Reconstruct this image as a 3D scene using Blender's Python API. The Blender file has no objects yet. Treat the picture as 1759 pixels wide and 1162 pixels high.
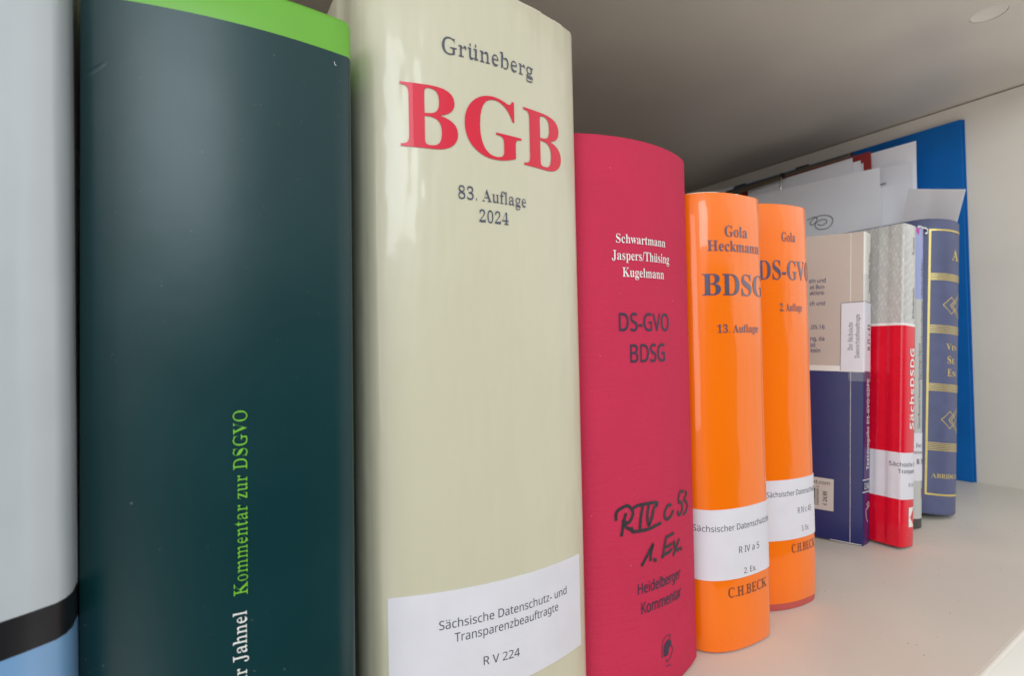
import bpy, bmesh, math, random
from mathutils import Vector, Matrix

random.seed(7)
S = 0.01                                  # the layout below is written in centimetres
sc = bpy.context.scene
COL = sc.collection

WORLD_STRENGTH = 1.35
EXPOSURE = 0.0
LAMPS = [  # name, place, aim (metres), width, height, watts, colour
    ('window_lamp_behind', (-0.72, -1.9, 1.02), (0.1, 0.15, 0.15), 0.95, 0.9, 18, (0.82, 0.94, 1.0)),
    ('added_fill_far_left', (-2.1, -0.95, 0.40), (0.4, 0.25, 0.2), 1.3, 1.5, 16, (0.95, 0.97, 1.0)),  # added fill to brighten side panel and papers, no known window
    ('window_lamp_beside', (1.9, -1.1, 0.35), (0.3, 0.15, 0.1), 1.4, 2.0, 4.6, (1.0, 0.97, 0.92)),
]

# ================= camera =================
cam_d = bpy.data.cameras.new('camera')
cam = bpy.data.objects.new('camera', cam_d)
COL.objects.link(cam)
R_ = Vector((0.84429855, -0.53545121, -0.02125935))
U_ = Vector((0.01069339, -0.02282968, 0.99968218))
F_ = Vector((0.53576638, 0.84425755, 0.01354928))
M_ = Matrix((R_, U_, -F_)).transposed().to_4x4()
M_.translation = Vector((0, 0, 13.0*S))
cam.matrix_world = M_
cam_d.sensor_width = 36.0
cam_d.sensor_fit = 'HORIZONTAL'
cam_d.lens = 17.857
cam_d.clip_start = 0.005
cam_d.clip_end = 50.0
cam_d.dof.use_dof = True
cam_d.dof.focus_distance = 0.185
cam_d.dof.aperture_fstop = 22.0
sc.camera = cam

# ================= the room's light: dim room with brightened floor, two windows, added fill lamp, view transform =================
world = bpy.data.worlds.new('World')
sc.world = world
world.use_nodes = True
wn, wl = world.node_tree.nodes, world.node_tree.links
wn.clear()
w_out = wn.new('ShaderNodeOutputWorld')
w_bg = wn.new('ShaderNodeBackground')
w_bg.inputs['Strength'].default_value = WORLD_STRENGTH
wl.new(w_bg.outputs[0], w_out.inputs['Surface'])
w_tc = wn.new('ShaderNodeTexCoord')
w_sep = wn.new('ShaderNodeSeparateXYZ')
wl.new(w_tc.outputs['Generated'], w_sep.inputs[0])
w_ramp = wn.new('ShaderNodeValToRGB')     # office walls and ceiling; floor made overbright, low band dark, to light upper shelf
w_mr = wn.new('ShaderNodeMapRange')
w_mr.inputs['From Min'].default_value = -1; w_mr.inputs['From Max'].default_value = 1
wl.new(w_sep.outputs['Z'], w_mr.inputs['Value'])
wl.new(w_mr.outputs[0], w_ramp.inputs['Fac'])
el = w_ramp.color_ramp.elements
el[0].position = 0.0; el[0].color = (1.5, 1.45, 1.38, 1)
el[1].position = 1.0; el[1].color = (0.85, 0.82, 0.76, 1)
for p, c in ((0.24, (1.5, 1.45, 1.38, 1)), (0.34, (0.26, 0.24, 0.22, 1)), (0.48, (0.22, 0.205, 0.195, 1)), (0.53, (0.56, 0.54, 0.52, 1)), (0.62, (0.66, 0.65, 0.64, 1))):
    e = el.new(p); e.color = c
# the person holding the camera stands in front of the shelf and keeps part of the room's light off it
w_fl = wn.new('ShaderNodeVectorMath'); w_fl.operation = 'MULTIPLY'
w_fl.inputs[1].default_value = (1, 1, 0)
w_nm = wn.new('ShaderNodeVectorMath'); w_nm.operation = 'NORMALIZE'
w_dot = wn.new('ShaderNodeVectorMath'); w_dot.operation = 'DOT_PRODUCT'
wl.new(w_tc.outputs['Generated'], w_fl.inputs[0]); wl.new(w_fl.outputs[0], w_nm.inputs[0])
wl.new(w_nm.outputs[0], w_dot.inputs[0])
w_dot.inputs[1].default_value = (math.sin(math.radians(6)), -math.cos(math.radians(6)), 0)
def w_step(src, lo, hi):
    m = wn.new('ShaderNodeMapRange'); m.interpolation_type = 'SMOOTHSTEP'
    m.inputs['From Min'].default_value = lo; m.inputs['From Max'].default_value = hi
    wl.new(src, m.inputs['Value']); return m.outputs[0]
w_a = w_step(w_dot.outputs['Value'], math.cos(math.radians(34)), math.cos(math.radians(30)))
w_b = w_step(w_sep.outputs['Z'], 0.15, 0.11)
w_and = wn.new('ShaderNodeMath'); w_and.operation = 'MULTIPLY'
wl.new(w_a, w_and.inputs[0]); wl.new(w_b, w_and.inputs[1])
w_mix = wn.new('ShaderNodeMix'); w_mix.data_type = 'RGBA'
wl.new(w_and.outputs[0], w_mix.inputs['Factor'])
wl.new(w_ramp.outputs['Color'], w_mix.inputs['A'])
w_mix.inputs['B'].default_value = (0.035, 0.032, 0.032, 1)
wl.new(w_mix.outputs['Result'], w_bg.inputs['Color'])

def area(name, loc, aim, sx, sy, power, col):
    d = bpy.data.lights.new(name, 'AREA')
    d.shape = 'RECTANGLE'; d.size = sx; d.size_y = sy; d.energy = power; d.color = col
    o = bpy.data.objects.new(name, d); COL.objects.link(o)
    o.location = loc
    o.rotation_euler = (Vector(aim)-Vector(loc)).to_track_quat('-Z', 'Y').to_euler()
    return o
for a in LAMPS: area(*a)

sc.view_settings.view_transform = 'Standard'
sc.view_settings.look = 'None'
sc.view_settings.exposure = EXPOSURE
sc.view_settings.gamma = 1.0
sc.view_settings.use_curve_mapping = False
sc.render.engine = 'CYCLES'
sc.cycles.max_bounces = 10
sc.cycles.diffuse_bounces = 6
sc.cycles.caustics_reflective = False
sc.cycles.caustics_refractive = False
sc.cycles.sample_clamp_indirect = 4.0
try:
    sc.cycles.use_denoising = True
except Exception:
    pass

# ================= materials =================
def lin(r, g, b):
    f = lambda c: (c/255/12.92) if c/255 <= 0.04045 else ((c/255+0.055)/1.055)**2.4
    return (f(r), f(g), f(b))

def mat(name, col, rough=0.5, coat=0.0, coat_r=0.1, var=0.05, vscale=60.0, bump=0.0, bscale=300.0,
        bstretch=(1, 1, 1), metal=0.0, spec=0.5, rvar=0.08, wear=0.0, bump2=0.0, b2scale=20.0, sheen=0.0, b2stretch=(1, 1, 1)):
    m = bpy.data.materials.new(name); m.use_nodes = True
    n, l = m.node_tree.nodes, m.node_tree.links
    p = n['Principled BSDF']
    p.inputs['Metallic'].default_value = metal
    p.inputs['Specular IOR Level'].default_value = spec
    p.inputs['Coat Weight'].default_value = coat
    p.inputs['Coat Roughness'].default_value = coat_r
    if sheen:
        p.inputs['Sheen Weight'].default_value = sheen
    tc = n.new('ShaderNodeTexCoord')
    nz = n.new('ShaderNodeTexNoise'); nz.inputs['Scale'].default_value = vscale
    nz.inputs['Detail'].default_value = 6
    l.new(tc.outputs['Object'], nz.inputs['Vector'])
    mr = n.new('ShaderNodeMapRange')
    mr.inputs['From Min'].default_value = 0.3; mr.inputs['From Max'].default_value = 0.7
    mr.inputs['To Min'].default_value = 1-var; mr.inputs['To Max'].default_value = 1+var
    l.new(nz.outputs['Fac'], mr.inputs['Value'])
    mx = n.new('ShaderNodeVectorMath'); mx.operation = 'SCALE'
    mx.inputs[0].default_value = col
    l.new(mr.outputs[0], mx.inputs['Scale'])
    src = mx.outputs[0]
    if wear:                                   # pale rubbed specks of dust and lint
        wz = n.new('ShaderNodeTexNoise'); wz.inputs['Scale'].default_value = 900
        wz.inputs['Detail'].default_value = 2
        l.new(tc.outputs['Object'], wz.inputs['Vector'])
        wr = n.new('ShaderNodeMapRange')
        wr.inputs['From Min'].default_value = 0.74; wr.inputs['From Max'].default_value = 0.80
        wr.inputs['To Max'].default_value = wear
        l.new(wz.outputs['Fac'], wr.inputs['Value'])
        mm = n.new('ShaderNodeMix'); mm.data_type = 'RGBA'
        l.new(wr.outputs[0], mm.inputs['Factor'])
        l.new(src, mm.inputs['A']); mm.inputs['B'].default_value = (0.75, 0.72, 0.7, 1)
        src = mm.outputs['Result']
    l.new(src, p.inputs['Base Color'])
    r2 = n.new('ShaderNodeMapRange')
    r2.inputs['From Min'].default_value = 0.3; r2.inputs['From Max'].default_value = 0.7
    r2.inputs['To Min'].default_value = max(0.02, rough-rvar*0.5); r2.inputs['To Max'].default_value = rough+rvar*0.5
    l.new(nz.outputs['Fac'], r2.inputs['Value']); l.new(r2.outputs[0], p.inputs['Roughness'])
    last = None
    for (st, scl, stretch, dist) in ((bump, bscale, bstretch, 0.0003), (bump2, b2scale, b2stretch, 0.004)):
        if not st: continue
        mp = n.new('ShaderNodeMapping'); mp.inputs['Scale'].default_value = stretch
        l.new(tc.outputs['Object'], mp.inputs['Vector'])
        bz = n.new('ShaderNodeTexNoise'); bz.inputs['Scale'].default_value = scl; bz.inputs['Detail'].default_value = 3
        l.new(mp.outputs[0], bz.inputs['Vector'])
        b = n.new('ShaderNodeBump'); b.inputs['Strength'].default_value = st; b.inputs['Distance'].default_value = dist
        l.new(bz.outputs['Fac'], b.inputs['Height'])
        if last: l.new(last.outputs[0], b.inputs['Normal'])
        last = b
    if last:
        l.new(last.outputs[0], p.inputs['Normal'])
        if coat: l.new(last.outputs[0], p.inputs['Coat Normal'])
    return m

def cloth(name, col, rough=0.75, pitch=0.065, strength=0.5):
    """book cloth: fine horizontal ribs crossed by threads"""
    m = mat(name, col, rough, var=0.03, vscale=60, wear=0.05, spec=0.2)
    n, l = m.node_tree.nodes, m.node_tree.links
    p = n['Principled BSDF']
    tc = n.new('ShaderNodeTexCoord')
    hs = None
    for st, scl in (((0.07, 0.07, 1.0), 100/pitch*0.6), ((1.0, 1.0, 0.25), 100/pitch*0.9)):
        mp = n.new('ShaderNodeMapping'); mp.inputs['Scale'].default_value = st
        l.new(tc.outputs['Object'], mp.inputs['Vector'])
        z = n.new('ShaderNodeTexNoise'); z.inputs['Scale'].default_value = scl; z.inputs['Detail'].default_value = 2
        l.new(mp.outputs[0], z.inputs['Vector'])
        if hs is None: hs = z.outputs['Fac']
        else:
            a = n.new('ShaderNodeMath'); a.operation = 'ADD'
            l.new(hs, a.inputs[0]); l.new(z.outputs['Fac'], a.inputs[1]); hs = a.outputs[0]
    b = n.new('ShaderNodeBump'); b.inputs['Strength'].default_value = strength; b.inputs['Distance'].default_value = 0.0004
    l.new(hs, b.inputs['Height']); l.new(b.outputs[0], p.inputs['Normal'])
    return m

MT = {}
MT['melamine'] = mat('warm_grey_melamine', (0.645, 0.605, 0.54), 0.42, var=0.045, vscale=14, rvar=0.14, bump=0.25, bscale=1500, spec=0.4, wear=0.0)
MT['edge_band'] = mat('edge_band_plastic', (0.70, 0.66, 0.60), 0.35, var=0.02)
MT['cap'] = mat('ivory_plastic_cap', (0.72, 0.69, 0.62), 0.35, var=0.02)
MT['page'] = mat('page_edges', (0.68, 0.64, 0.55), 0.9, var=0.10, vscale=400)
MT['greycov'] = mat('pale_grey_laminate', (0.50, 0.55, 0.59), 0.24, coat=0.6, coat_r=0.08, var=0.03, bump2=0.25, b2scale=26, b2stretch=(2, 2, 0.3))
MT['black'] = mat('black_print', (0.010, 0.010, 0.013), 0.30, spec=0.3, coat=0.12, coat_r=0.12, var=0.05)
MT['lightblue'] = mat('light_blue_print', (0.18, 0.36, 0.62), 0.25, coat=0.4, coat_r=0.12, var=0.03)
MT['green'] = mat('dark_green_matt_laminate', (0.0025, 0.033, 0.038), 0.31, var=0.08, vscale=30, bump=0.025, bscale=900, bump2=0.04, b2scale=35, spec=0.42, rvar=0.05, wear=0.10)
MT['lime'] = mat('lime_print', (0.14, 0.42, 0.035), 0.42, var=0.02, spec=0.5)
MT['limeink'] = mat('lime_ink', (0.16, 0.47, 0.03), 0.45, var=0.02)
MT['whiteink'] = mat('white_ink', (0.78, 0.77, 0.75), 0.5, var=0.02)
MT['cream'] = mat('cream_jacket_laminate', (0.585, 0.557, 0.415), 0.34, coat=0.34, coat_r=0.06, var=0.03, vscale=8, wear=0.06, bump2=0.5, b2scale=30, b2stretch=(1.6, 1, 0.5), rvar=0.04)
MT['redink'] = mat('red_ink', (0.64, 0.010, 0.040), 0.34, spec=0.3, coat=0.25, coat_r=0.07, var=0.02)
MT['blueink'] = mat('blue_black_ink', (0.045, 0.055, 0.095), 0.32, coat=0.5, coat_r=0.08, var=0.03)
MT['labelpaper'] = mat('label_paper', (0.70, 0.69, 0.745), 0.62, var=0.03, vscale=80, bump=0.12, bscale=900)
MT['labelink'] = mat('label_ink', (0.06, 0.06, 0.085), 0.6, var=0.05)
MT['crimson'] = cloth('crimson_book_cloth', (0.54, 0.030, 0.080))
MT['marker'] = mat('black_marker', (0.030, 0.026, 0.034), 0.5, var=0.25, vscale=700)
MT['navyfoil'] = mat('navy_foil_print', (0.035, 0.024, 0.055), 0.5, var=0.1, vscale=500)
MT['orange'] = mat('orange_gloss_jacket', (0.92, 0.180, 0.0005), 0.30, coat=0.65, spec=0.3, coat_r=0.035, var=0.02, vscale=10, bump2=0.24, b2scale=34, b2stretch=(1.5, 1.5, 0.3))
MT['orangeink'] = mat('slate_blue_ink', (0.085, 0.075, 0.14), 0.3, coat=0.7, coat_r=0.06, var=0.03)
MT['brownink'] = mat('dark_brown_ink', (0.10, 0.03, 0.03), 0.3, coat=0.7, coat_r=0.06, var=0.03)
MT['pinkboard'] = mat('rose_book_board', (0.50, 0.085, 0.075), 0.7, var=0.06, vscale=300)
MT['beige'] = mat('beige_cover', (0.52, 0.43, 0.375), 0.5, var=0.02, coat=0.05, coat_r=0.25, spec=0.3)
MT['spinewhite'] = mat('off_white_cover', (0.74, 0.72, 0.67), 0.4, var=0.02, coat=0.3, coat_r=0.15)
MT['navy'] = mat('navy_cover', (0.018, 0.021, 0.115), 0.38, var=0.06, vscale=40, coat=0.08, coat_r=0.2, spec=0.3)
MT['purple'] = mat('violet_spine_print', (0.075, 0.022, 0.13), 0.4, var=0.05, coat=0.1, coat_r=0.2, spec=0.3)
MT['pricepaper'] = mat('price_sticker_paper', (0.56, 0.50, 0.46), 0.6, var=0.03)
MT['reddark'] = mat('red_gloss_cover', (0.70, 0.003, 0.025), 0.28, coat=0.3, coat_r=0.08, var=0.03, spec=0.3)
MT['gold'] = mat('yellow_gold_foil', (0.64, 0.50, 0.16), 0.38, metal=0.35, var=0.06, vscale=500)
MT['vintage'] = mat('slate_blue_leatherette', (0.092, 0.104, 0.20), 0.45, var=0.10, vscale=90, bump=0.3, bscale=1600, spec=0.35, wear=0.0)
MT['greyspine'] = mat('grey_booklet_cover', (0.47, 0.48, 0.46), 0.4, var=0.03, coat=0.3, coat_r=0.15)
MT['lavender'] = mat('lavender_band', (0.28, 0.33, 0.60), 0.4, var=0.03, coat=0.2)
MT['magenta'] = mat('magenta_print', (0.48, 0.05, 0.33), 0.4, var=0.03)
MT['darkgrey'] = mat('dark_grey_print', (0.055, 0.052, 0.048), 0.45, var=0.05)
MT['paper'] = mat('white_paper', (0.88, 0.88, 0.93), 0.75, var=0.02, vscale=30, bump=0.1, bscale=900)
MT['paper2'] = mat('greyish_paper', (0.80, 0.80, 0.84), 0.75, var=0.02, vscale=30, bump=0.1, bscale=900)
MT['bluefolder'] = mat('blue_plastic_folder', (0.001, 0.115, 0.40), 0.5, var=0.06, vscale=60, bump=0.15, bscale=700, spec=0.25)
MT['redfolder'] = mat('red_card_folder', (0.33, 0.035, 0.035), 0.6, var=0.06, vscale=120, spec=0.3)
MT['bronze'] = mat('olive_steel_rail', (0.22, 0.19, 0.13), 0.35, metal=0.6, var=0.1, vscale=300)
MT['blackplastic'] = mat('black_plastic', (0.012, 0.012, 0.012), 0.4, var=0.1)
MT['steel'] = mat('bright_steel', (0.62, 0.61, 0.58), 0.22, metal=1.0, var=0.04)
MT['ink'] = mat('black_ink', (0.02, 0.02, 0.025), 0.6, var=0.1)
MT['tape'] = mat('clear_tape', (0.55, 0.55, 0.60), 0.12, coat=0.8, coat_r=0.05, var=0.03)
tp = MT['tape'].node_tree.nodes['Principled BSDF']; tp.inputs['Alpha'].default_value = 0.16
MT['rub'] = mat('rubbed_edge', (0.70, 0.66, 0.55), 0.6, var=0.2, vscale=700)
MT['lint'] = mat('white_lint', (0.8, 0.8, 0.78), 0.9, var=0.02)
MT['crease'] = mat('worn_white_crease', (0.52, 0.49, 0.47), 0.7, var=0.3, vscale=900)

def silver_pattern():
    """silver-grey print with a tread of small slanting dashes"""
    m = mat('silver_tread_print', (0.40, 0.40, 0.385), 0.34, coat=0.5, coat_r=0.12, var=0.05)
    n, l = m.node_tree.nodes, m.node_tree.links
    p = n['Principled BSDF']
    tc = n.new('ShaderNodeTexCoord')
    mp = n.new('ShaderNodeMapping'); mp.inputs['Rotation'].default_value = (0.6, 0.1, 0.35); mp.inputs['Scale'].default_value = (1.0, 1.0, 0.42)
    l.new(tc.outputs['Object'], mp.inputs['Vector'])
    v = n.new('ShaderNodeTexVoronoi'); v.inputs['Scale'].default_value = 640; v.inputs['Randomness'].default_value = 0.45
    l.new(mp.outputs[0], v.inputs['Vector'])
    rp = n.new('ShaderNodeValToRGB')
    rp.color_ramp.elements[0].color = (0.57, 0.57, 0.55, 1); rp.color_ramp.elements[1].color = (0.46, 0.455, 0.44, 1)
    rp.color_ramp.elements[0].position = 0.15; rp.color_ramp.elements[1].position = 0.55
    l.new(v.outputs['Distance'], rp.inputs['Fac'])
    for lk in list(p.inputs['Base Color'].links): l.remove(lk)
    l.new(rp.outputs['Color'], p.inputs['Base Color'])
    return m
MT['silver'] = silver_pattern()

# ================= helpers =================
def link_mesh(name, me, mats, parent=None, origin=(0, 0, 0), smooth=None):
    o = bpy.data.objects.new(name, me); COL.objects.link(o)
    for m in (mats if isinstance(mats, (list, tuple)) else [mats]): me.materials.append(m)
    if parent is not None:
        o.parent = parent
    else:
        o.location = Vector(origin)*S
    if smooth is not None:
        for p in me.polygons: p.use_smooth = True
        me.set_sharp_from_angle(angle=math.radians(smooth))
    return o

def bm_obj(name, bm, mats, parent=None, org=(0, 0, 0), smooth=None, normals=True):
    """bm is in centimetres in scene axes; org is the thing's base (cm); links ONE mesh object"""
    if normals: bmesh.ops.recalc_face_normals(bm, faces=bm.faces)
    for v in bm.verts: v.co = (v.co-Vector(org))*S
    me = bpy.data.meshes.new(name); bm.to_mesh(me); bm.free()
    return link_mesh(name, me, mats, parent, org, smooth)

def tag(o, label=None, cat=None, group=None, kind=None):
    if label: o['label'] = label
    if cat: o['category'] = cat
    if group: o['group'] = group
    if kind: o['kind'] = kind
    return o

def thing(name, label, cat, loc, group=None, lean=0.0):
    o = bpy.data.objects.new(name, None); COL.objects.link(o)
    o.empty_display_size = 0.01
    o.location = Vector(loc)*S
    o.rotation_euler = (0, lean, 0)
    return tag(o, label, cat, group)

def box_bm(x0, x1, y0, y1, z0, z1, bev=0.0, seg=2):
    bm = bmesh.new()
    bmesh.ops.create_cube(bm, size=1)
    for v in bm.verts:
        v.co = Vector(((x0+x1)/2+v.co.x*(x1-x0), (y0+y1)/2+v.co.y*(y1-y0), (z0+z1)/2+v.co.z*(z1-z0)))
    if bev: bmesh.ops.bevel(bm, geom=bm.edges[:], offset=bev, segments=seg, affect='EDGES', profile=0.5)
    return bm

# ---- book shapes (centimetres): plan of the spine seen from above, heights, lean -------------
def catmull(P, n=8):
    out = []
    Q = [P[0]] + list(P) + [P[-1]]
    for i in range(1, len(Q) - 2):
        p0, p1, p2, p3 = Q[i-1], Q[i], Q[i+1], Q[i+2]
        for k in range(n):
            t = k / n
            out.append(tuple(0.5 * (2*p1[j] + (p2[j]-p0[j])*t + (2*p0[j]-5*p1[j]+4*p2[j]-p3[j])*t*t
                       + (3*p1[j]-p0[j]-3*p2[j]+p3[j])*t**3) for j in (0, 1)))
    out.append(tuple(P[-1]))
    return out

def arc(A, M, B, n=14):
    ax, ay = A; bx, by = M; cx, cy = B
    d = 2*(ax*(by-cy)+bx*(cy-ay)+cx*(ay-by))
    ux = ((ax*ax+ay*ay)*(by-cy)+(bx*bx+by*by)*(cy-ay)+(cx*cx+cy*cy)*(ay-by))/d
    uy = ((ax*ax+ay*ay)*(cx-bx)+(bx*bx+by*by)*(ax-cx)+(cx*cx+cy*cy)*(bx-ax))/d
    r = math.hypot(ax-ux, ay-uy)
    t0 = math.atan2(ay-uy, ax-ux); t1 = math.atan2(cy-uy, cx-ux)
    if t0 > 0: t0 -= 2*math.pi
    if t1 > 0: t1 -= 2*math.pi
    return [(ux+r*math.cos(t0+(t1-t0)*k/n), uy+r*math.sin(t0+(t1-t0)*k/n)) for k in range(n+1)]

class Book:
    """plan: open path  left board end -> spine -> right board end;  s = 0 at index i0"""
    def __init__(self, left, spine, right, H, z0=0.0, pivot=None, lean=0.0):
        self.pts = [left] + list(spine) + [right]
        self.H = H; self.z0 = z0; self.lean = math.radians(lean)
        self.pivot = pivot or spine[len(spine)//2]
        s = [0.0]
        for a, b in zip(self.pts, self.pts[1:]): s.append(s[-1] + math.hypot(b[0]-a[0], b[1]-a[1]))
        off = s[1]                     # s = 0 where the left board meets the spine
        self.s = [v-off for v in s]
        self.nor = []
        n = len(self.pts)
        for i in range(n):
            a = self.pts[max(i-1, 0)]; b = self.pts[min(i+1, n-1)]; c = self.pts[i]
            def u(p, q):
                l = math.hypot(q[0]-p[0], q[1]-p[1]) or 1
                return ((q[0]-p[0])/l, (q[1]-p[1])/l)
            t1 = u(a, c) if i else u(c, b); t2 = u(c, b) if i < n-1 else t1
            t = (t1[0]+t2[0], t1[1]+t2[1]); l = math.hypot(*t) or 1
            nx, ny = t[1]/l, -t[0]/l
            k = 1/max(0.35, math.sqrt(max(0.0, (1+t1[0]*t2[0]+t1[1]*t2[1])/2)))
            self.nor.append((nx*k, ny*k))
    def at(self, s, e=0.0):
        S = self.s
        if s <= S[0]: i = 0
        elif s >= S[-1]: i = len(S)-2
        else:
            i = 0
            while S[i+1] < s: i += 1
        t = (s-S[i])/(S[i+1]-S[i])
        p, q = self.pts[i], self.pts[i+1]; m, o = self.nor[i], self.nor[i+1]
        return (p[0]+(q[0]-p[0])*t+e*(m[0]+(o[0]-m[0])*t), p[1]+(q[1]-p[1])*t+e*(m[1]+(o[1]-m[1])*t))

GREY = Book((-8.35, 34), [(-8.35, 13.9)] + arc((-8.1, 12.75), (-5.0, 11.75), (-2.13, 12.50)) + [(-2.02, 12.66), (-1.96, 12.9), (-1.96, 13.3)], (-2.0, 34), 24.0)
GREEN = Book((-1.95, 30), [(-1.95, 14.0), (-2.03, 13.7)] + arc((-2.00, 13.42), (0.72, 12.86), (3.25, 12.92)) + [(3.35, 12.99), (3.39, 13.1), (3.41, 13.5)], (3.44, 30), 21.35, pivot=(3.3, 13.1), lean=0.5)
BGB = Book((3.78, 29.5), catmull([(3.80, 15.4), (3.92, 15.0), (3.93, 14.5), (4.02, 14.1), (4.16, 13.82)]) + arc((4.34, 13.60), (7.70, 12.93), (11.1, 13.36)) + catmull([(11.27, 13.5), (11.33, 13.7), (11.33, 14.2), (11.25, 14.7), (11.34, 15.2)], 4), (11.34, 29.5), 23.7)
CRIMSON = Book((11.42, 28), catmull([(11.42, 15.0), (11.55, 14.6), (11.42, 14.2)], 4) + arc((11.5, 13.85), (14.35, 13.15), (17.2, 13.66)) + catmull([(17.33, 13.8), (17.38, 14.0), (17.3, 14.4), (17.38, 14.9)], 4), (17.38, 28), 20.55)
ORANGE1 = Book((17.6, 27), catmull([(17.6, 15.2), (17.66, 14.5), (17.85, 13.95), (18.2, 13.55), (18.75, 13.26), (19.4, 13.08), (20.1, 12.99), (20.75, 12.97), (21.2, 13.0), (21.5, 13.12), (21.66, 13.35), (21.7, 13.7), (21.7, 14.3)], 6), (21.7, 27), 19.25)
ORANGE2 = Book((21.95, 27), catmull([(21.95, 15.6), (22.1, 15.0), (22.5, 14.5), (23.2, 14.07), (23.9, 13.75), (24.6, 13.56), (25.3, 13.47), (25.9, 13.47), (26.3, 13.58), (26.5, 13.8), (26.58, 14.2), (26.58, 14.8)], 6), (26.58, 27), 19.55)
PAPER = Book((29.9, 27.8), [(35.07, 15.34), (35.10, 15.27), (35.17, 15.24), (36.14, 15.33), (36.21, 15.38), (36.22, 15.5)], (31.3, 28.1), 19.85, pivot=(35.6, 15.4), lean=4.6)
RED = Book((36.2, 27.4), catmull([(36.25, 15.2), (36.22, 15.0), (36.245, 14.75), (36.265, 14.55), (36.235, 14.38), (36.235, 14.2), (36.26, 14.02), (36.285, 13.82)], 4) + [(36.31, 13.72), (36.40, 13.66)] + catmull([(36.85, 13.58), (37.4, 13.53), (37.75, 13.58), (37.96, 13.72), (38.05, 14.0)], 4), (38.05, 27.4), 20.14, pivot=(37.98, 13.8), lean=5.7)
GRAYTHIN = Book((40.6, 27.5), catmull([(40.6, 15.0), (40.65, 14.75), (40.85, 14.6), (41.35, 14.48), (41.75, 14.5), (41.9, 14.6), (41.92, 14.8)], 3), (41.92, 27.5), 20.6, pivot=(41.9, 14.6), lean=5.3)
VINT = Book((43.30, 29.15), catmull([(43.30, 16.25), (43.30, 15.85), (43.40, 15.35), (43.80, 14.70), (44.40, 14.20), (45.10, 13.95), (45.70, 13.90), (46.30, 14.05), (46.90, 14.45), (47.30, 15.05), (47.45, 15.65), (47.45, 16.15)], 5), (47.45, 29.15), 21.45, pivot=(47.2, 14.65), lean=7.0)
# ---- end of book shapes

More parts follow.
